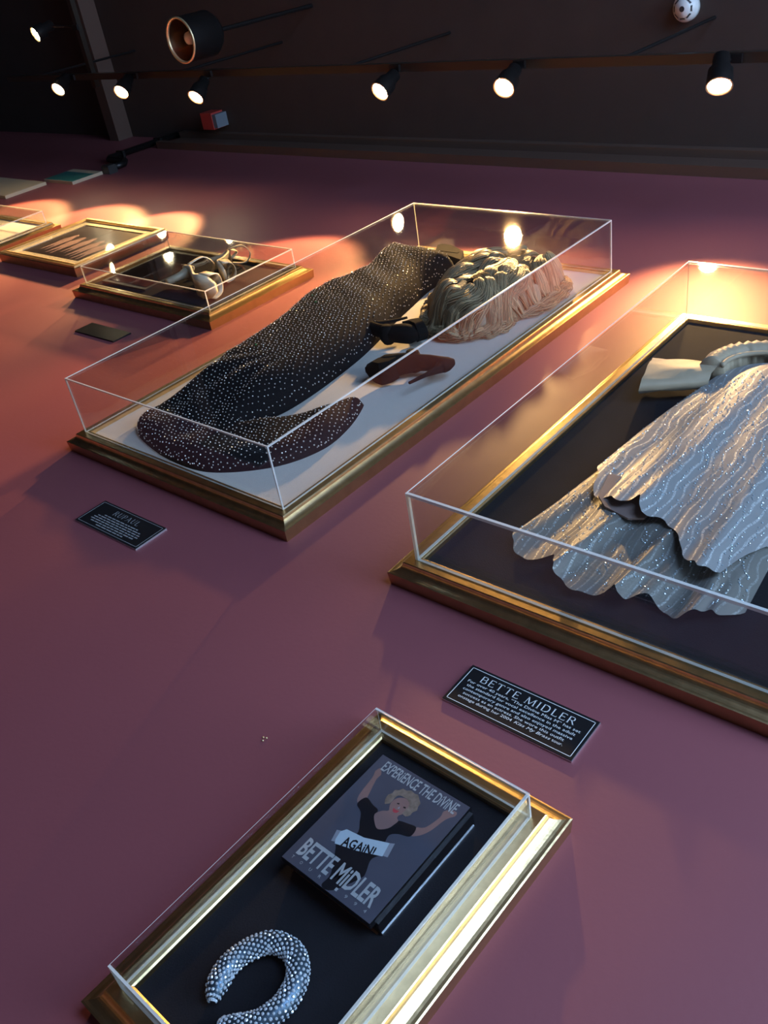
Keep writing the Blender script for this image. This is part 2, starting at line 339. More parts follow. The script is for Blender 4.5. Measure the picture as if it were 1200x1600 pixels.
# ------------------------------------------------------------------ gilded display cases
WL, WO = 0.0553, 0.0352
def frame_profile(l, m, wl=WL, wo=WO):
    p = [(-0.014, 0.0), (-0.014, wl - 0.002), (-0.011, wl), (l - 0.002, wl), (l, wl - 0.0015), (l + 0.001, wl - 0.005)]
    for k in range(1, 8):
        t = k / 8 * math.pi / 2
        p.append((l + 0.001 + (m - 0.004) * (1 - math.cos(t)), wl - 0.005 - (wl - 0.005 - wo) * math.sin(t)))
    p += [(l + m - 0.003, wo), (l + m, wo - 0.001)]
    return p, [(l + m, wo - 0.001), (l + m - 0.003, 0.0), (-0.014, 0.0)]
def ring_pts(u0, u1, v0, v1, d): return [(u0 - d, v0 - d), (u1 + d, v0 - d), (u1 + d, v1 + d), (u0 - d, v1 + d)]
def case(name, u0, u1, v0, v1, wtop, l, m, back, label, cat='display case', xf=None, th=0.004, wl=WL, wo=WO, wb=0.043, cover=True, group='gilded acrylic display cases', le=0.6):
    t = thing(name, ((u0 + u1) / 2, v0 - l - m, 0), label, cat, group)
    face, side = frame_profile(l, m, wl, wo)
    for k in range(4):
        rail = None
        for prof, mm, nm in ((face, m_gold, 'frame_rail'), (side, m_goldside, 'rail_side')):
            b = MB(xf); n = len(prof); vs = []
            for d, w in prof:
                q = ring_pts(u0, u1, v0, v1, d); a, c = q[k], q[(k + 1) % 4]
                vs += [(a[0], a[1], w), (c[0], c[1], w)]
            b.add(vs, [(2 * i, 2 * i + 1, 2 * i + 3, 2 * i + 2) for i in range(n - 1)])
            o = b.build(nm, mm, rail or t)
            if rail is None: rail = o
    MB(xf).box(u0 + 0.0135, u1 - 0.0135, v0 + 0.0135, v1 - 0.0135, 0.004, wb).build('backing_board', back, t)
    if cover:
        h = th
        def bx(a, b_, c, d, e, f): return MB(xf).box(a, b_, c, d, e, f)
        cv = bx(u0 + h, u1 - h, v0 + h, v1 - h, wtop - h, wtop).build('acrylic_cover', m_acr, t)
        for nm, q in (('acrylic_side', (u0, u0 + h, v0 + h, v1 - h, wl + .001, wtop - h)), ('acrylic_side', (u1 - h, u1, v0 + h, v1 - h, wl + .001, wtop - h)),
                      ('acrylic_side', (u0 + h, u1 - h, v0, v0 + h, wl + .001, wtop - h)), ('acrylic_side', (u0 + h, u1 - h, v1 - h, v1, wl + .001, wtop - h))):
            bx(*q).build(nm, m_acr, cv)
        g = h * le          # left-hand edges made thinner, standing for edges that catch less light
        for q in ((u0, u1, v0, v0 + h, wtop - h, wtop), (u0, u1, v1 - h, v1, wtop - h, wtop), (u0, u0 + g, v0 + h, v1 - h, wtop - g, wtop), (u1 - h, u1, v0 + h, v1 - h, wtop - h, wtop),
                  (u0, u0 + h, v0, v0 + h, wl, wtop - h), (u1 - h, u1, v0, v0 + h, wl, wtop - h), (u0, u0 + g, v1 - g, v1, wl, wtop - h), (u1 - h, u1, v1 - h, v1, wl, wtop - h)):
            bx(*q).build('polished_edge', m_edge, cv)
        bs = MB(xf)
        for q in ((u0, u1, v0, v0 + h), (u0, u1, v1 - h, v1), (u0, u0 + h, v0 + h, v1 - h), (u1 - h, u1, v0 + h, v1 - h)): bs.box(*q, wl, wl + .0012)
        bs.build('base_edge', m_edge, cv)
    return t
XB = rot_about(1.3185, 0.0071, 0.0116); XC = rot_about(1.8931, -0.4208, -0.019); XD = rot_about(-0.3911, 0.8537, -0.0045)
case('display_case', 0, 0.895, 0, 1.7, 0.242, 0.021, 0.026, m_linen, 'large gold framed acrylic case on pale linen holding the sparkling black gown', th=0.0042)
case('display_case', 1.3185, 2.14, 0.0071, 1.4257, 0.236, 0.021, 0.027, m_black, 'gold framed acrylic case with dark backing around the silver beaded dress', xf=XB, th=0.007, le=.22)
case('display_case', 1.5726, 1.8931, -0.9959, -0.4208, 0.1134, 0.0176, 0.0286, m_black, 'small upright gold framed acrylic case below the silver dress case, nearest the viewer', xf=XC, th=0.004, le=.1)
case('display_case', -1.2681, -0.3911, 0.8537, 1.3402, 0.1348, 0.020, 0.031, m_black, 'low wide gold framed acrylic case holding pale gold sandals', xf=XD, th=0.004)
case('display_case', -3.55, -2.47, 0.62, 1.40, 0.125, 0.022, 0.03, m_linen, 'brightly lit gold framed acrylic case at the far left end of the wall', th=0.005)

# framed photograph between the two left cases
pf = thing('picture_frame', (-1.93, 0.97, 0), 'flat gold picture frame with cream mat and dark group photograph', 'picture frame')
pr = [(-0.01, 0.0), (-0.01, 0.050), (0.0, 0.054), (0.010, 0.052), (0.022, 0.052), (0.024, 0.044), (0.030, 0.042)]; ps = [(0.030, 0.042), (0.028, 0.0), (-0.01, 0.0)]
E0 = (-2.26, -1.59, 1.012, 1.527)
for k in range(4):
    rail = None
    for prof, mm, nm in ((pr, m_gold, 'frame_rail'), (ps, m_goldside, 'rail_side')):
        b = MB(); vs = []
        for d, w in prof:
            q = ring_pts(*E0, d); a, c = q[k], q[(k + 1) % 4]; vs += [(a[0], a[1], w), (c[0], c[1], w)]
        b.add(vs, [(2 * i, 2 * i + 1, 2 * i + 3, 2 * i + 2) for i in range(len(prof) - 1)])
        o = b.build(nm, mm, rail or pf); rail = rail or o
mm_ = MB()
for q in ((-2.25, -1.60, 1.022, 1.065), (-2.25, -1.60, 1.478, 1.517), (-2.25, -2.195, 1.065, 1.478), (-1.655, -1.60, 1.065, 1.478)): mm_.box(*q, 0.034, 0.042)
mm_.build('mat_board', m_mat, pf)
ph = MB().box(-2.20, -1.65, 1.06, 1.483, 0.030, 0.038).build('photograph', m_dkphoto, pf)
for cx, cy, s in ((-2.08, 1.22, 1.0), (-1.99, 1.20, 1.05), (-1.90, 1.22, 0.95), (-1.81, 1.20, 1.0), (-1.73, 1.18, 1.05)):
    out = [(-.022, -.10), (-.03, 0.0), (-.036, .06), (-.02, .09), (-.016, .12), (0, .135), (.016, .12), (.02, .09), (.036, .06), (.03, 0), (.02, -.10), (.004, -.02)]
    b = MB(); q = catmull([(cx + a * s, cy + c * s) for a, c in out], True, 0.02); b.prism([tuple(x) for x in q], 0.038, 0.0384); b.build('printed_figure', m_figure, ph)
MB().box(-2.255, -1.595, 1.017, 1.522, 0.0435, 0.0455).build('glazing', m_acr, pf)

# ------------------------------------------------------------------ black rhinestone gown
gout = catmull([(.009, 1.520), (.018, 1.42), (.05, 1.26), (.022, 1.07), (.030, .95), (.080, .77), (.108, .55), (.13, .36), (.118, .22), (.105, .145), (.15, .09), (.249, .055), (.399, .030), (.558, .045), (.704, .15), (.765, .28),
                (.752, .41), (.700, .535), (.672, .535), (.595, .385), (.480, .262), (.488, .33), (.503, .42), (.500, .556), (.474, .768), (.43, .95), (.392, 1.07), (.362, 1.2), (.334, 1.32), (.33, 1.42), (.350, 1.480), (.325, 1.512), (.26, 1.508), (.18, 1.502), (.1, 1.525), (.042, 1.548)], True, 0.014)
def smooth(a, b, x):
    t = np.clip((x - a) / (b - a), 0, 1); return t * t * (3 - 2 * t)
def gown_h(q, d):
    u, v = q[:, 0], q[:, 1]
    body = smooth(.16, .46, v) * (1 - smooth(.50, .58, u) * (1 - smooth(.6, .7, v)))
    H = .048 + (.062 + .018 * np.exp(-((v - 1.42) / .09) ** 2) + .006 * np.exp(-((v - .98) / .2) ** 2)) * body
    Dd = .055 + .03 * body
    h = H * np.sqrt(np.clip(1 - (1 - np.clip(d / Dd, 0, 1)) ** 2, 0, 1))
    ang = np.arctan2(v - .62, u - .40)
    h += smooth(.01, .06, d) * (1 - smooth(.35, .6, v)) * .006 * np.sin(ang * 16)
    h += smooth(.02, .08, d) * smooth(.9, 1.05, v) * .003 * np.sin(v * 46 + u * 22)
    return h
gv, gf = pillow(gout, gown_h, 0.0432, 0.013)
gown = thing('evening_gown', (.35, .03, .0432), 'floor length black gown covered in rhinestones with fishtail train', 'gown')
MB().add(gv, gf).build('gown_body', m_gown, gown, True)
# rhinestones: tilted faceted studs over the whole cloth
def studs(pts, nrms, r, facets, rng, tilt=0.25, h=0.75):
    b = MB()
    for p, n in zip(pts, nrms):
        n = Vector(n) + Vector((rng.uniform(-tilt, tilt), rng.uniform(-tilt, tilt), rng.uniform(-tilt, tilt))); n.normalize()
        a = n.orthogonal().normalized(); a.rotate(Matrix.Rotation(rng.uniform(0, 6.28), 3, n)); c = n.cross(a); p = Vector(p); rr = r * rng.uniform(.8, 1.15)
        ring0 = [p + (a * math.cos(6.2832 * k / facets) + c * math.sin(6.2832 * k / facets)) * rr for k in range(facets)]
        ring1 = [p + n * rr * h + (a * math.cos(6.2832 * k / facets) + c * math.sin(6.2832 * k / facets)) * rr * .55 for k in range(facets)]
        b.add(ring0 + ring1, [(k, (k + 1) % facets, facets + (k + 1) % facets, facets + k) for k in range(facets)] + [tuple(facets + k for k in range(facets))])
    return b
lo, hi = gout.min(0), gout.max(0)
sp = []; st = 0.0158; row = 0; y = lo[1]
while y < hi[1]:
    x = lo[0] + (row % 2) * st / 2
    while x < hi[0]:
        sp.append((x + R_.uniform(-.003, .003), y + R_.uniform(-.003, .003))); x += st
    y += st * .86; row += 1
sp = np.array(sp); sp = sp[inside(sp, gout)]; dd = seg_dist(sp, gout); sp = sp[dd > .010]
# the steep flanks carry their own rows, spaced by height
c_ = np.roll(gout, -1, 0) - np.roll(gout, 1, 0); nn_ = np.stack([-c_[:, 1], c_[:, 0]], 1) / (np.linalg.norm(c_, axis=1)[:, None] + 1e-9)
if not inside(gout[20:21] + nn_[20] * .004, gout)[0]: nn_ = -nn_
for dq, off in ((.0012, 0), (.0052, .5)):
    q = gout * (1 - off) + np.roll(gout, -1, 0) * off + nn_ * dq + np.array([[R_.uniform(-.0035, .0035), R_.uniform(-.0035, .0035)] for _ in gout]) * .8; q = q[inside(q, gout)]; q = q[seg_dist(q, gout) > .0006]; sp = np.concatenate([sp, q])
def hh(q): return .0432 + gown_h(q, seg_dist(q, gout))
e = .0005; h0 = hh(sp); hx = hh(sp + [e, 0]); hy = hh(sp + [0, e])
nr = np.stack([-(hx - h0) / e, -(hy - h0) / e, np.ones(len(sp))], 1); nr /= np.linalg.norm(nr, axis=1)[:, None]
pp = np.concatenate([sp, (h0 + .0006)[:, None]], 1)
studs(pp, nr, .0024, 5, R_, .22).build('rhinestones', m_stone, gown, kind='stuff')
gi = [int(np.argmin(np.hypot(*(sp - np.array(t)).T))) for t in ((.135, .93), (.19, .88), (.24, .55))]
for g_ in gi: studs(pp[g_:g_ + 1] + np.array([0, 0, .001]), nr[g_:g_ + 1], .0045, 6, R_, .1).build('flashing_stone', m_stone_g, gown, label='green flashing stone')

blk = thing('padded_block', (.25, 1.6, .0432), 'small matte black rectangular block above the neckline of the black gown', 'block')
b = MB(); b.prism([(.183, 1.580), (.150, 1.640), (.160, 1.658), (.200, 1.660), (.298, 1.614), (.345, 1.530)], .0434, .100); b.build('block_body', m_suede, blk)
MB().box(.205, .29, 1.585, 1.60, .0995, .1015).build('top_seam', m_suede, blk)

# ------------------------------------------------------------------ wig
wig = thing('wig', (.63, 1.02, .0432), 'voluminous blonde curled wig lying beside the black gown', 'wig')
wo_ = catmull([(.47, 1.20), (.52, 1.10), (.60, 1.03), (.70, 1.02), (.77, 1.08), (.80, 1.22), (.83, 1.38), (.80, 1.52), (.70, 1.57), (.58, 1.55), (.49, 1.46), (.455, 1.34)], True, 0.03)
def wig_h(q, d): return .125 * np.sqrt(np.clip(1 - (1 - np.clip(d / .11, 0, 1)) ** 2, 0, 1))
wv_, wf_ = pillow(wo_, wig_h, .0432, .02)
MB().add(wv_, wf_).build('wig_cap', m_hairdk, wig, True)
def wz(u, v):
    q = np.array([[u, v]]); return (.0432 + wig_h(q, seg_dist(q, wo_))[0]) if inside(q, wo_)[0] else .05
RH = random.Random(11)
hb = MB(); hb2 = MB()
def flow(u, v):      # coherent waves: locks sweep from the crown and roll into big curls
    a = math.atan2(v - 1.52, u - .68)
    return a + .75 * math.sin(u * 19 + 1.3) * math.cos(v * 15 + .4) + .45 * math.sin(v * 33 + u * 9)
for i in range(150):
    while True:
        u_, v_ = RH.uniform(.46, .83), RH.uniform(1.03, 1.57)
        if inside(np.array([[u_, v_]]), wo_)[0]: break
    n = 18; ln = RH.uniform(.13, .24); side = 1 if math.sin(u_ * 23 + v_ * 17) > 0 else -1; curl = RH.uniform(2.2, 5.2) * (1 if RH.random() < .6 else .35); lift = RH.uniform(.003, .036); path = []; hd = flow(u_, v_); wv0 = RH.uniform(0, 6.28)
    for k in range(n):
        t = k / (n - 1); f = flow(u_, v_); hd += .5 * math.atan2(math.sin(f - hd), math.cos(f - hd)) * (1 if t < .55 else 0) + (side * curl * 2.2 / n * (t - .5) * 2 if t > .5 else 0)
        st_ = ln / n * (1 - .35 * max(0, t - .5)); u_ += math.cos(hd) * st_; v_ += math.sin(hd) * st_
        qq = np.array([[u_, v_]])
        if not inside(qq, wo_)[0] and seg_dist(qq, wo_)[0] > .018: u_ += (.645 - u_) * .05; v_ += (1.30 - v_) * .05; hd += side * .5
        path.append(Vector((u_, v_, wz(u_, v_) + lift * math.sin(math.pi * min(1, .25 + t * .75)) + .004 + .007 * math.sin(t * 8 + wv0))))
    wdt = RH.uniform(.013, .022); NS = 19; jit = [RH.uniform(-.0016, .0016) for _ in range(NS)]
    for s in range(NS):
        c = (s - (NS - 1) / 2) / ((NS - 1) / 2); pts = []
        for k, p in enumerate(path):
            t = k / (n - 1); T = (path[min(k + 1, n - 1)] - path[max(k - 1, 0)]).normalized(); sd = T.cross(Vector((0, 0, 1)))
            sd = sd.normalized() if sd.length > 1e-5 else Vector((1, 0, 0)); sp_ = wdt * (.55 + .75 * math.sin(math.pi * min(1, t * 1.05 + .12)) ** 1.0) * c
            q_ = p + sd * sp_ + Vector((0, 0, wdt * .75 * (math.sqrt(max(0, 1 - c * c)) - .7) + jit[s])); q_.z = max(q_.z, .047); pts.append(q_)
        (hb if (s * 7 + i) % 4 else hb2).tube(pts, [.0015 * (1 - .5 * (k / (n - 1)) ** 3) for k in range(n)], 3, False)
hb.build('blonde_curls', m_hair, wig, True, kind='stuff'); hb2.build('ash_strands', m_hairdk, wig, True, kind='stuff', label='darker ash blonde strands')  # a share of the strands all over is a darker ash blonde

# ------------------------------------------------------------------ shoes
def shoe_frame(O, ang, flip=1):
    d = (math.cos(ang), math.sin(ang)); up = (-d[1] * flip, d[0] * flip)
    return lambda x, z, y: (O[0] + d[0] * x + up[0] * z, O[1] + d[1] * x + up[1] * z, O[2] + y)
def interp(x, tab):
    return float(np.interp(x, [t[0] for t in tab], [t[1] for t in tab]))
def pump(name, O, ang, flip, label, group=None, sc=1.0):
    t = thing(name, (O[0], O[1], .0432), label, 'shoe', group); F0 = shoe_frame(O, ang, flip)
    F = lambda x, z, y: F0(x * sc, z * sc, y * sc)
    sole = [(-.005, .128), (.03, .134), (.07, .128), (.11, .106), (.14, .072), (.165, .034), (.19, .028), (.235, .034)]
    top = [(-.005, .180), (.0, .192), (.03, .176), (.07, .164), (.11, .150), (.14, .146), (.18, .120), (.22, .086), (.235, .056)]
    wid = [(-.005, .012), (.01, .026), (.05, .028), (.10, .030), (.16, .039), (.20, .037), (.225, .022), (.235, .008)]
    rings = []
    for x in np.linspace(-.005, .235, 26):
        zs, zt, wd_ = interp(x, sole), interp(x, top), interp(x, wid); r = []
        for k in range(14):
            q_ = 2 * math.pi * k / 14; cx, cz = math.cos(q_), math.sin(q_)
            cx = math.copysign(abs(cx) ** .7, cx); cz = math.copysign(abs(cz) ** .8, cz)
            r.append(F(x, (zs + zt) / 2 + (zt - zs) / 2 * cz, wd_ * cx * (1 - .25 * max(0, cz))))
        rings.append(r)
    MB().loft(rings).build('upper', m_suede, t, True)
    pl = []
    for x in np.linspace(.148, .238, 14):
        wd_ = interp(x, wid) * 1.05; z0 = 0.0 if x > .165 else .03 * (1 - (x - .148) / .017); z1 = max(interp(x, sole) + .006, z0 + .004)
        pl.append([F(x, z0, -wd_), F(x, z0, wd_), F(x, z1, wd_), F(x, z1, -wd_)])
    MB().loft(pl).build('platform_sole', m_suede, t)
    hl = []
    for z, xc, rx, ry in ((.140, .020, .024, .022), (.115, .018, .014, .015), (.07, .026, .0075, .0075), (.0, .036, .005, .005)):
        hl.append([F(xc + rx * math.cos(2 * math.pi * k / 10), z, ry * math.sin(2 * math.pi * k / 10)) for k in range(10)])
    MB().loft(hl).build('stiletto_heel', m_suede, t, True)
    # ankle bow of folded suede
    bw = MB(); bw.loft([[F(.135 + .022 * math.cos(a_), .128 + .032 * math.sin(a_) * k, y) for a_ in np.linspace(0, 6.283, 9)[:-1]] for y, k in ((-.036, .6), (-.015, 1.0), (.015, 1.0), (.036, .6))])
    bw.build('vamp_knot', m_suede, t, True)
    return t
pump('high_heel_shoe', (.838, .632, .092), math.radians(176), -1, 'black platform stiletto shoe upright beside the gown, the lower of the pair', 'black shoes in the large case', .93)
pump('high_heel_shoe', (.458, 1.035, .092), math.radians(-27), -1, 'black platform stiletto shoe turned heel up, between the gown and the wig', 'black shoes in the large case', .86)

def sandal(O, ang, flip, label, sc=1.0, w=.034):
    t = thing('strappy_sandal', (O[0], O[1], .0432), label, 'shoe', 'gold sandals in the low case'); F0 = shoe_frame(O, ang, flip)
    F = lambda x, z, y: F0(x * sc, z * sc, y * sc)
    sole = [(0, .10), (.05, .092), (.10, .058), (.15, .026), (.19, .020), (.25, .026)]
    wid = [(0, .020), (.03, .027), (.10, .026), (.18, .041), (.22, .036), (.25, .014)]
    rings = []; ins = []
    for x in np.linspace(0, .25, 22):
        z, wd_ = interp(x, sole), interp(x, wid)
        rings.append([F(x, z - .012, -wd_), F(x, z - .012, wd_), F(x, z, wd_), F(x, z, -wd_)]); ins.append([F(x, z, -wd_ * .9), F(x, z, wd_ * .9), F(x, z + .003, wd_ * .9), F(x, z + .003, -wd_ * .9)])
    MB().loft(rings).build('sole', m_gsandal, t, True); MB().loft(ins).build('insole', m_insole, t, True)
    hl = [[F(.022 + rx * math.cos(2 * math.pi * k / 10), z, rx * math.sin(2 * math.pi * k / 10)) for k in range(10)] for z, rx in ((.094, .024), (.06, .014), (0, .011))]
    MB().loft(hl).build('block_heel', m_gsandal, t, True)
    def strap(pts, wd_, nm):
        r = []
        pts = catmull(pts, False, .01)
        for i, p in enumerate(pts):
            a = pts[max(i - 1, 0)]; c = pts[min(i + 1, len(pts) - 1)]; T = Vector(tuple(c - a)).normalized(); S = Vector((1, 0, 0)); S = (S - T * S.dot(T)).normalized(); Nn = T.cross(S); q_ = Vector(tuple(p))
            r.append([F(*(q_ + S * sx * wd_ + Nn * sy * .0015)) for sx, sy in ((-1, -1), (1, -1), (1, 1), (-1, 1))])
        MB().loft(r).build(nm, m_gsandal, t, True)
    strap([(.205, .022, -.040), (.20, .058, -.032), (.195, .072, 0), (.20, .058, .032), (.205, .022, .040)], .026, 'toe_strap')
    strap([(.03, .095, -.028), (.045, .15, -.036), (.06, .175, 0), (.045, .15, .036), (.03, .095, .028)], .006, 'ankle_strap')
    strap([(.0, .10, -.02), (-.012, .135, 0), (.0, .10, .02)], .014, 'heel_counter')
sandal((-.765, .93, .100), math.radians(0), 1, 'pale gold open toe sandal, the lower one, toe to the right', 1.25)
sandal((-.80, 1.20, .092), math.radians(-28), 1, 'pale gold strappy sandal tilted above its mate, ankle strap standing up', 1.05)
dp = thing('photo_plaque', (-1.08, .91, .0432), 'dark glossy photo plaque leaning in the low case left of the sandals', 'photo')
MB().box(-1.225, -.90, .915, 1.315, .0434, .052).build('plaque_board', m_dkplast, dp)
MB().box(-1.205, -.92, .935, 1.295, .052, .0535).build('photo_print', mat('black_gloss_print', (0.012, 0.010, 0.012), 0.05, noise=(7, 0.5, 3)), dp)

# ------------------------------------------------------------------ silver beaded dress
dress = thing('beaded_dress', (1.71, .08, .0432), 'silver beige beaded dress with tiered wavy hem on dark backing', 'dress')
def edgeL(v): return float(np.interp(v, [.08, .17, .34, .52, .70, .81, .96, 1.06], [1.438, 1.447, 1.474, 1.494, 1.506, 1.518, 1.540, 1.552]))
def edgeR(v): return float(np.interp(v, [.08, .17, .34, .52, .70, .81, .96, 1.06], [1.990, 1.990, 1.975, 1.955, 1.935, 1.920, 1.895, 1.868]))
def tier(name, m, vtop, hem, wb, H, amp, freq, ph, ns=110, nt=60, inset=0.0, rip=.008):
    vs = []
    for j in range(nt):
        t = j / (nt - 1)
        for i in range(ns):
            s = i / (ns - 1); vh = float(np.interp(s, [a for a, _ in hem], [b_ for _, b_ in hem]))
            vh += .005 * math.sin(s * 37) + .003 * math.sin(s * 83 + 1)
            v = vtop(s) + (vh - vtop(s)) * t; L, Rr = edgeL(v) + inset, edgeR(v) - inset
            u = L + (Rr - L) * s
            env = math.sin(math.pi * min(max(s, .0), 1)) ** .45 if 0 < s < 1 else 0
            fold = math.sin(freq * s * 6.283 + ph + .5 * math.sin(3 * s + t)) * .75 + math.sin(freq * 2.3 * s * 6.283 + ph * 2 + t * 1.5) * .25
            w = wb + H * env * (1 - .25 * t) + amp * (t ** 1.1) * fold * (.35 + .65 * env)
            u += amp * .55 * t * math.cos(freq * s * 6.283 + ph)
            w += rip * t ** 5 * math.sin(s * 47 + ph) * env
            vs.append((u, v, max(w, .047 + .004 * s)))
    fs = [(j * ns + i, j * ns + i + 1, (j + 1) * ns + i + 1, (j + 1) * ns + i) for j in range(nt - 1) for i in range(ns - 1)]
    MB().add(vs, fs).build(name, m, dress, True)
    return np.array(vs).reshape(nt, ns, 3)
vt_low = lambda s: .62
hem_low = [(0, .182), (.10, .150), (.17, .125), (.24, .150), (.33, .100), (.44, .082), (.52, .108), (.60, .092), (.70, .130), (.80, .110), (.88, .140), (.95, .150), (1, .20)]
G1 = tier('lower_skirt_tier', m_sheer, vt_low, hem_low, .054, .028, .022, 3.6, .6)
MB().prism([(1.548, .47), (1.572, .375), (1.605, .345), (1.67, .328), (1.70, .345), (1.71, .47)], .082, .087).build('lining', m_tan, dress, label='taupe lining')
vt_up = lambda s: .99 + .10 * math.sin(math.pi * s) ** .6 if 0 < s < 1 else .99
hem_up = [(0, .50), (.08, .46), (.16, .375), (.30, .355), (.38, .375), (.46, .338), (.56, .345), (.64, .315), (.70, .245), (.80, .225), (.90, .235), (.95, .34), (1, .40)]
G2 = tier('upper_tunic_tier', m_silver, vt_up, hem_up, .066, .054, .017, 2.35, 2.0, inset=.010, rip=.003)
# gathered satin yoke arching over the bodice, and the cap sleeves
rings = []; n = 46
for i in range(n):
    a = math.pi * (1.04 - 1.08 * i / (n - 1)); ce = Vector((1.708 + .152 * math.cos(a), 1.035 + .135 * math.sin(a), .094)); r = []
    gth = 1 + .13 * math.sin(i * 2.4) + .07 * math.sin(i * 5.1)
    for k in range(14):
        q_ = 2 * math.pi * k / 14; rad = .036 * math.cos(q_) * gth; z = .050 * math.sin(q_) * (1 + .08 * math.sin(i * 3.3 + k))
        r.append((ce.x + math.cos(a) * rad, ce.y + math.sin(a) * rad, max(ce.z + z, .046)))
    rings.append(r)
MB().loft(rings).build('gathered_yoke', m_cream, dress, True)
pip = [(1.708 + .121 * math.cos(math.pi * (1.06 - 1.12 * i / 30)), 1.03 + .100 * math.sin(math.pi * (1.06 - 1.12 * i / 30)), .128) for i in range(31)]
MB().tube(pip, .007, 8).build('neck_piping', m_cream, dress, True)
for sgn in (-1, 1):
    rg = []
    for j in range(12):
        t = j / 11; cu_ = 1.708 + sgn * (.135 + .170 * t); cv = 1.020 - .075 * t; hw = .055 + .030 * t; r = []
        for k in range(16):
            q_ = 2 * math.pi * k / 16; fl = .004 * math.sin(k * 2.4 + j * .5)
            r.append((cu_ + sgn * (.022 * math.cos(q_) * t) , cv + hw * math.cos(q_) + .01 * t * math.sin(q_), max(.092 + (.030 - .006 * t) * math.sin(q_) + fl, .046)))
        rg.append(r)
    o = MB().loft(rg, False).build('cap_sleeve', m_cream, dress, True)
# iridescent sequins sewn along wavy lines of both tiers
RS = random.Random(5)
def surf(G, s, t):
    nt, ns, _ = G.shape; a = t * (nt - 1); b_ = s * (ns - 1); i, j = min(int(a), nt - 2), min(int(b_), ns - 2); fa, fb = a - i, b_ - j
    p = (G[i, j] * (1 - fa) + G[i + 1, j] * fa) * (1 - fb) + (G[i, j + 1] * (1 - fa) + G[i + 1, j + 1] * fa) * fb
    nn = np.cross(G[i, j + 1] - G[i, j], G[i + 1, j] - G[i, j]); nn = nn / (np.linalg.norm(nn) + 1e-9)
    if nn[2] < 0: nn = -nn
    return p, nn
pts = []; nrm = []; lp = MB()
for G, rows, t0 in ((G2, 34, .06), (G1, 22, .35)):
    for rw in range(rows):
        s0 = (rw + .5) / rows; t = t0 + RS.uniform(0, .06); ph_ = RS.uniform(0, 6.28)
        while t < .97:
            s = s0 + .022 * math.sin(t * 17 + ph_ + s0 * 5) + .012 * math.sin(t * 41 + ph_)
            if .01 < s < .99 and RS.random() < .50:
                p, nn = surf(G, s, t); pts.append(p + nn * .0012); nrm.append(nn)
            t += .0105
studs(pts, nrm, .0021, 5, RS, .45, .35).build('sequins', m_sequin, dress, kind='stuff')

# ------------------------------------------------------------------ nameplates
def plate(u0, u1, v0, v1, th, label, title, tw, thh, tv, body, border=True, side=m_platesd):
    xf = rot_about(u0, v0, th)
    t = thing('nameplate', ((u0 + u1) / 2, v0, 0), label, 'nameplate', 'nameplates on the wall')
    MB(xf).box(u0, u1, v0, v1, 0.0, .0045).build('plate_edge', side, t, label='silvery plate edge')
    MB(xf).box(u0 + .0006, u1 - .0006, v0 + .0006, v1 - .0006, .0045, .006).build('plate_face', m_plate, t)
    if border:
        b = MB(xf); g, k = .0058, .0013
        for q in ((u0 + g, u1 - g, v0 + g, v0 + g + k), (u0 + g, u1 - g, v1 - g - k, v1 - g), (u0 + g, u0 + g + k, v0 + g, v1 - g), (u1 - g - k, u1 - g, v0 + g, v1 - g)): b.box(*q, .006, .0063)
        b.build('border_line', m_letter if border == 1 else m_dull, t)
    if title: roman(title, m_letter if border == 1 else m_dull, t, 'title_lettering', (u0 + u1) / 2, tv, .0064, thh, tw, xf)
    return t, xf
s1, sx = plate(1.5868, 1.868, -.2595, -.1558, .0081, 'black nameplate with crisp white lettering, between the dress case and the small case', 'BETTE MIDLER', .206, .0172, -.1885, None)
for i, ln in enumerate(('For over 40 years, \u201cThe Divine Miss M\u201d has set', 'the standard for vocal excellence in the adult', 'contemporary genre and also enjoyed massive', 'success as an actress. She wore this outfit')):
    text(ln, m_letter, s1, 'small_lettering', (1.7266, 1.7270, 1.7262, 1.7242)[i], -.1990 - .0104 * i, .0064, .0064, fit=(.246, .237, .238, .220)[i], xf=sx, bold=.003)
text('onstage during her 2004 ', m_letter, s1, 'small_lettering', 1.6720, -.2406, .0064, .0064, fit=.121, xf=sx, bold=.003)
text('Kiss My Brass', m_letter, s1, 'small_lettering', 1.7738, -.2406, .0064, .0064, fit=.076, xf=sx, slant=.25, bold=.003)
text('tour.', m_letter, s1, 'small_lettering', 1.8270, -.2406, .0064, .0064, fit=.022, xf=sx, bold=.003)
s2, sx2 = plate(.3275, .6053, -.2737, -.1704, .0086, 'black nameplate with faint lettering below the large gown case', 'RUPAUL', .112, .019, -.207, None, border=2)
dm = MB(sx2); RD = random.Random(3)
for i, (wd_) in enumerate((.150, .19, .205, .21, .19, .12)):      # the lettering here is too blurred to read: broken dashes in a duller grey
    x = .4664 - wd_ / 2
    while x < .4664 + wd_ / 2:
        L = RD.uniform(.008, .022); dm.box(x, min(x + L, .4664 + wd_ / 2), -.2190 - .0082 * i, -.2155 - .0082 * i, .006, .0063); x += L + .004
dm.build('dash_lettering', m_dull, s2)
plate(-.936, -.66, .558, .646, 0, 'blank looking dark nameplate in shadow below the sandal case', None, 0, 0, 0, None, border=False, side=m_plate)

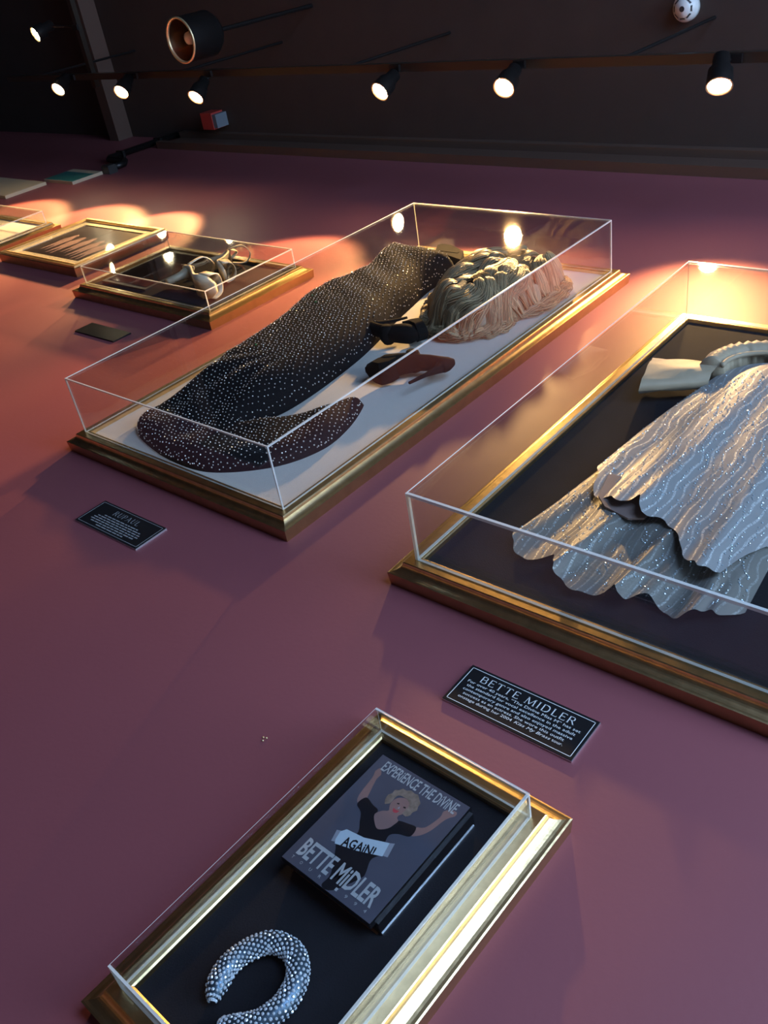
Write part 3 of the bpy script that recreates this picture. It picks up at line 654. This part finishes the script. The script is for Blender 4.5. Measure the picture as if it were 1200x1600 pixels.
# ------------------------------------------------------------------ tour programme on its riser, bracelet
def XR(u, v, w): return XC(u, v, w)
rs = thing('display_riser', (1.722, -.72, .0432), 'glossy black riser block carrying the tour programme', 'riser')
U0, U1, V0, V1 = 1.6275, 1.8155, -.7165, -.474; XP = rot_about(1.722, -.595, -.022)
MB(XP).box(U0 + .004, U1 + .004, V0 + .012, V1 - .002, .0434, .0735).build('riser_block', m_riser, rs)
MB(XP).box(U1 + .004, U1 + .0055, V0 + .014, V1 - .004, .0434, .0475).build('edge_strip', m_platesd, rs, label='thin silvery lower edge strip')  # thin silvery strip along the right foot of the block
MB(XP).box(U0 + .01, U1 - .002, V0 + .0092, V0 + .012, .0434, .0465).build('edge_strip', m_goldside, rs)
tp = thing('tour_programme', (1.722, V0, .0735), 'souvenir tour programme with a laughing performer in black, arms raised', 'programme')
MB(XP).box(U0, U1, V0, V1, .0735, .0846).build('programme_block', m_riser, tp)
cvr = MB(XP).box(U0 + .001, U1 - .001, V0 + .001, V1 - .001, .0846, .0850).build('printed_cover', m_backdrop, tp)
cw, chh = U1 - U0, V1 - V0
def cp(pts): return [(U0 + x * cw, V0 + y * chh) for x, y in pts]
def flat(pts, w, m, name, lab=None, sm=True):
    q = cp(pts); q = [tuple(a) for a in (catmull(q, True, .004) if sm else q)]
    b = MB(XP); b.prism(q, .085, w); return b.build(name, m, cvr, label=lab)
flat([(0.072, 0.859), (0.09, .90), (0.112, 0.885), (0.144, 0.853), (0.140, 0.81), (0.205, 0.655), (0.218, 0.619), (0.169, 0.592), (0.124, 0.645), (0.097, 0.805)], .08512, m_skin, 'printed_arm')
flat([(0.74, 0.669), (0.806, 0.706), (0.846, 0.82), (0.835, 0.871), (0.878, 0.905), (0.931, 0.915), (0.944, 0.883), (0.901, 0.834), (0.862, 0.706), (0.818, 0.64), (0.758, 0.606)], .08512, m_skin, 'printed_arm')
flat([(0.173, 0.585), (0.195, 0.658), (0.29, 0.640), (0.362, 0.631), (0.40, 0.60), (0.55, 0.60), (0.581, 0.644), (0.67, .665), (0.746, 0.672), (0.758, 0.598), (0.663, 0.568), (0.608, 0.528), (0.63, 0.459), (0.67, 0.393), (0.635, 0.325), (0.681, 0.236), (0.677, 0.188), (0.565, 0.028), (0.461, 0.012), (0.454, 0.102), (0.326, 0.251), (0.303, 0.287), (0.376, 0.411), (0.313, 0.492), (0.255, 0.55)], .08516, m_ink, 'printed_dress')
flat([(0.369, 0.592), (0.406, 0.645), (0.44, .66), (.46, .70), (.54, .69), (.55, .655), (0.581, 0.644), (0.572, 0.598), (0.554, 0.559), (0.49, 0.518), (0.425, 0.543)], .08522, m_skin, 'printed_neckline')
flat([(0.468, 0.805), (0.41, .79), (0.405, 0.71), (0.375, 0.69), (0.345, 0.72), (0.335, 0.76), (0.355, .785), (0.35, .815), (0.385, .83), (0.40, .855), (0.44, 0.855), (0.475, .875), (0.52, 0.868), (0.55, .875), (0.59, .85), (0.625, .83), (0.628, 0.80), (0.645, .775), (0.625, 0.745), (0.628, .72), (0.60, 0.695), (.56, .70), (.56, .77), (.52, .80)], .08526, m_blondeprint, 'printed_hair')
fc = flat([(0.49, 0.805), (0.425, 0.775), (0.41, 0.72), (0.45, 0.668), (0.50, 0.655), (0.548, 0.675), (0.574, 0.724), (0.55, 0.785)], .08524, m_skin, 'printed_face')
flat([(.455, .745), (.475, .752), (.480, .742), (.46, .738)], .0853, m_ink, 'printed_eye'); flat([(.525, .748), (.545, .752), (.552, .742), (.53, .738)], .0853, m_ink, 'printed_eye')
flat([(.462, .702), (.49, .698), (.525, .704), (.515, .680), (.49, .674), (.472, .682)], .0853, m_lips, 'printed_smile')
flat([(.50, .735), (.508, .716), (.49, .714)], .0853, m_bannerend, 'printed_nose', None, False)
flat([(0.241, 0.276), (0.208, 0.357), (0.30, .385), (0.33, .30)], .0852, m_bannerend, 'banner_tail', None, False)
flat([(.62, .375), (.60, .46), (0.699, 0.50), (0.732, 0.399)], .0852, m_bannerend, 'banner_tail', None, False)
flat([(0.245, 0.362), (0.275, .398), (.45, .418), (0.660, 0.484), (0.692, 0.385), (.48, .318), (0.285, 0.275), (.262, .30)], .08528, m_banner, 'printed_banner', None, False)
def ctext(body, x0, x1, y0, hgt, m, nm, w, ang=0.0, bold=.0):
    uc, vc = U0 + (x0 + x1) / 2 * cw, V0 + y0 * chh
    return text(body, m, cvr, nm, uc, vc, w, hgt * chh, fit=(x1 - x0) * cw, xf=(lambda a, b, c, r=rot_about(uc, vc, ang): XP(*r(a, b, c))), bold=bold)
ctext('EXPERiENCE THE DiViNE', .095, .915, .888, .084, m_title, 'title_lettering', .0854, bold=.014)
ctext('BETTE MiDLER', .07, .905, .080, .132, m_title, 'title_lettering', .0854, bold=.024)
ctext('AGAiN!', .335, .635, .318, .068, m_ink, 'banner_lettering', .0855, .245, .025)
for ch, x in zip('TOUR1994', (.084, .183, .289, .395, .586, .691, .794, .896)): ctext(ch, x - .012, x + .012, .036, .022, m_title, 'small_lettering', .0854)

br = thing('cuff_bracelet', (1.73, -.93, .0432), 'curved crystal studded cuff bracelet below the tour programme', 'bracelet')
bp_ = catmull([(1.690, -.922), (1.678, -.900), (1.671, -.874), (1.680, -.838), (1.702, -.811), (1.738, -.806), (1.766, -.828), (1.776, -.865), (1.767, -.900), (1.745, -.925), (1.722, -.936)], False, .0052)
n = len(bp_); rings = []; cpts = []; cn = []; core = []
for i in range(n):
    T = bp_[min(i + 1, n - 1)] - bp_[max(i - 1, 0)]; T = T / np.linalg.norm(T); S = np.array((-T[1], T[0])); endf = min(1.0, math.sqrt(min(i, n - 1 - i) / 4.0 + .12))
    rings.append([(bp_[i][0] + S[0] * .0155 * endf * math.cos(q_), bp_[i][1] + S[1] * .0155 * endf * math.cos(q_), .0585 + .0145 * endf * math.sin(q_)) for q_ in np.linspace(0, 2 * math.pi, 15)[:-1]])
    for k in range(8):
        q_ = math.radians(-22 + 226 * (k + (.5 if i % 2 else 0)) / 8)
        cpts.append((bp_[i][0] + S[0] * .0158 * endf * math.cos(q_), bp_[i][1] + S[1] * .0158 * endf * math.cos(q_), .0585 + .0148 * endf * math.sin(q_)))
        cn.append((S[0] * math.cos(q_), S[1] * math.cos(q_), math.sin(q_)))
MB().loft(rings).build('bangle_core', m_bangle, br, True)
studs(cpts, cn, .0027, 6, RS, .22, .65).build('crystals', m_crystal, br, kind='stuff')

pin = thing('brass_pin_cluster', (1.357, -.523, 0), 'three tiny brass pin heads clustered on the plum wall', 'pins')
for du, dv in ((-.0035, .0015), (.003, .004), (.0015, -.0045)):
    b = MB(); b.loft([[(1.357 + du + r * math.cos(2 * math.pi * k / 8), -.523 + dv + r * math.sin(2 * math.pi * k / 8), w) for k in range(8)] for w, r in ((0, .0022), (.0015, .0022), (.0028, .0012))]); b.build('pin_head', m_brass, pin, True)

# ------------------------------------------------------------------ posters on the upper left wall
po = thing('poster', (-3.55, 2.145, 0), 'small teal poster with pale top strip high on the wall', 'poster')
q = [(-3.73, 2.147), (-3.369, 2.147), (-3.369, 2.395), (-3.73, 2.395)]
MB().prism(q, 0, .02).build('poster_board', m_creampaper, po); MB().prism([(-3.725, 2.151), (-3.374, 2.151), (-3.374, 2.335), (-3.725, 2.335)], .02, .0208).build('poster_print', m_teal, po)
pc = thing('poster', (-3.95, 1.75, 0), 'plain cream poster panel lit warm at the far left wall', 'poster')
MB().prism([(-4.35, 1.78), (-3.63, 1.78), (-3.63, 2.10), (-4.35, 2.10)], 0, .02).build('poster_board', m_creampaper, pc)
MB().prism([(-4.34, 1.79), (-3.64, 1.79), (-3.64, 2.09), (-4.34, 2.09)], .02, .0208).build('poster_print', m_creampaper, pc)
bxo = thing('junction_box', (-3.33, 2.39, 0), 'small black junction box at the foot of the wall pipe', 'box')
MB().box(-3.375, -3.29, 2.40, 2.47, 0, .05).build('box_body', m_dkplast, bxo); MB().box(-3.37, -3.295, 2.405, 2.465, .05, .055).build('box_lid', m_dkplast, bxo)
pp_ = thing('wall_pipe', (-3.64, 2.47, 0), 'dark vertical pipe on the wall rising to the ceiling', 'pipe')
MB().tube([(-3.332, 2.47, .028), (-3.332, 2.56, .028), (-3.40, 2.62, .028), (-3.60, 2.62, .028), (-3.645, 2.66, .028), (-3.645, 3.3, .028)], .022, 10).build('pipe_run', m_metal, pp_, True)
for v in (2.75, 3.1): MB().box(-3.685, -3.605, v, v + .02, 0, .052).build('pipe_clip', m_metal, pp_)

# ------------------------------------------------------------------ track lights
TW, TV = .62, 2.40
tk = thing('lighting_track', (0, TV, TW), 'long dark lighting track running along the wall below the ceiling', 'track')
MB().box(-4.2, 6.0, TV - .016, TV + .016, TW - .018, TW + .018).build('track_rail', m_pipe, tk)
for u in (-3.9, -2.3, -.95, .55, 1.5, 3.2, 5): MB().tube([(u, TV + .016, TW), (u, 3.3, TW)], .008, 8).build('hanger_rod', m_metal, tk)
tk2 = thing('lighting_track', (-3.19, TV, .7), 'short dark cross track reaching out from the wall track at left', 'track')
MB().box(-3.21, -3.17, TV + .018, TV + .05, .55, 2.6).build('track_rail', m_pipe, tk2)
MB().tube([(-3.19, TV + .05, 1.5), (-3.19, 3.3, 1.5)], .008, 8).build('hanger_rod', m_metal, tk2)
WARM = (1.0, 0.55, 0.20)
def spot(u, v, w, aim, label, power, size=62, blend=.38, tw=TW, tu=None):
    t = thing('track_spotlight', (u, v, w), label, 'spotlight', 'track spotlights along the wall')
    c = Vector((u, v, w)); ax = (Vector(aim) - c).normalized()
    prof = [(-.125, .020), (-.118, .030), (-.07, .032), (-.055, .044), (.012, .047)]
    b = MB(); b.tube([c + ax * z for z, r in prof], [r for z, r in prof], 20, False)
    b.tube([c - ax * .125, c - ax * .124], .020, 20); b.build('lamp_housing', m_metal, t, True)
    rim = MB(); rr = []
    A = ax.orthogonal().normalized(); Bx = ax.cross(A)
    for z, r in ((.012, .047), (.013, .042), (-.002, .040)): rr.append([c + ax * z + (A * math.cos(2 * math.pi * k / 24) + Bx * math.sin(2 * math.pi * k / 24)) * r for k in range(24)])
    rim.loft(rr, False); rim.build('lamp_rim', m_ring, t, True)
    MB().disc(c - ax * .004, ax, .0405, 28, .003).build('lens', m_lens, t)
    tu = u if tu is None else tu; ty = TV - .016 if tw == TW else TV + .018; top = Vector((tu, ty, tw)); MB().tube([c - ax * .09, (c - ax * .09 + top) / 2 + Vector((0, .02, 0)), top], .007, 8).build('yoke_arm', m_metal, t)
    MB().box(tu - .03, tu + .03, ty - .014, ty, tw - .015, tw + .015).build('track_adapter', m_metal, t)
    l = bpy.data.lights.new('lamp_light', 'SPOT'); l.energy = power; l.color = WARM; l.spot_size = math.radians(size); l.spot_blend = blend; l.shadow_soft_size = .035
    lo_ = bpy.data.objects.new('lamp_light', l); COL.objects.link(lo_); lo_.parent = t
    d = P(*(c + ax)) - P(*c); lo_.location = d * .02; lo_.rotation_euler = d.to_track_quat('-Z', 'Y').to_euler()
    return t
spot(.10, 2.26, .56, (.30, .95, .02), 'lit spotlight above the large gown case, second of the right-hand three', 165, 73, .5)
spot(-.59, 2.26, .55, (-.62, 1.0, .02), 'lit spotlight above the sandal case, leftmost of the right-hand three', 105)
spot(1.02, 2.26, .56, (1.27, 1.62, .02), 'lit spotlight nearest the right edge, the biggest and brightest in view', 120, 62, 1.0)
spot(-1.96, 2.26, .53, (-1.80, 1.45, .02), 'lit spotlight seen edge on beside the red alarm box', 110, 52)
spot(-2.66, 2.26, .56, (-2.30, 1.25, .02), 'lit spotlight showing an oval lens, between two narrow ones at left', 85)
spot(-3.35, 2.26, .58, (-3.0, 1.1, .02), 'lit spotlight seen as a narrow broken glint at far left', 90)
spot(-3.40, 2.26, .90, (-3.55, 1.0, .55), 'lit spotlight hanging from the cross track in the upper left corner', 30, tw=.9, tu=-3.19)

can = thing('pendant_downlight', (-1.98, 2.26, .81), 'large dark drum downlight with pale lamplit rim and bulb inside', 'lamp')
c0 = Vector((-1.98, 2.26, .81))
def ring(z, r, n=32): return [(c0.x + r * math.cos(2 * math.pi * k / n), c0.y + z, c0.z + r * math.sin(2 * math.pi * k / n)) for k in range(n)]
MB().loft([ring(.004, .115), ring(.20, .115), ring(.235, .09), ring(.245, .03)], False).build('drum_housing', m_metal, can, True)
MB().loft([ring(.004, .1155), ring(-.004, .1155), ring(-.004, .105), ring(.01, .104)], False).build('rim', m_ring, can, True)  # rim emits nothing, its pale colour helps it look lamplit
MB().loft([ring(.008, .105), ring(.09, .085), ring(.15, .05), ring(.17, .02)], False).build('reflector', m_cone, can, True)
MB().loft([ring(.17, .018, 14), ring(.10, .022, 14), ring(.075, .034, 14), ring(.05, .030, 14), ring(.04, .012, 14)]).build('bulb', m_white, can, True)
MB().tube([c0 + Vector((0, .245, 0)), c0 + Vector((0, 1.04, 0))], .012, 8).build('stem', m_metal, can)

al = thing('alarm_box', (-3.11, 3.19, .18), 'red alarm box with grey side hanging from the dark ceiling', 'alarm')
MB().box(-3.17, -3.05, 3.19, 3.3, .10, .21).build('box_body', m_red, al); MB().box(-3.05, -3.01, 3.195, 3.3, .11, .20).build('box_side', m_greybox, al, label='blue grey side plate')
sd = thing('smoke_detector', (.42, 3.24, .67), 'white round smoke detector on the ceiling at the top edge', 'detector')
c0 = Vector((.42, 3.24, .67))
MB().loft([ring(.06, .060), ring(.035, .060), ring(.018, .052), ring(.006, .036), ring(0, .034)]).build('detector_body', m_white, sd, True)
MB().loft([ring(-.0015, .012, 16), ring(.002, .012, 16)]).build('sensor_eye', m_dkplast, sd)
for k in range(8):
    a = 2 * math.pi * k / 8; b = MB(); qs = []
    for da, r in ((-.28, .040), (.28, .040), (.28, .046), (-.28, .046)): qs.append((c0.x + r * math.cos(a + da), c0.y + (.0075 if r < .042 else .0125), c0.z + r * math.sin(a + da)))
    b.add(qs + [(x, y_ - .001, z) for x, y_, z in qs], [(0, 1, 2, 3), (4, 5, 6, 7)]); b.build('vent_slot', m_dkplast, sd)
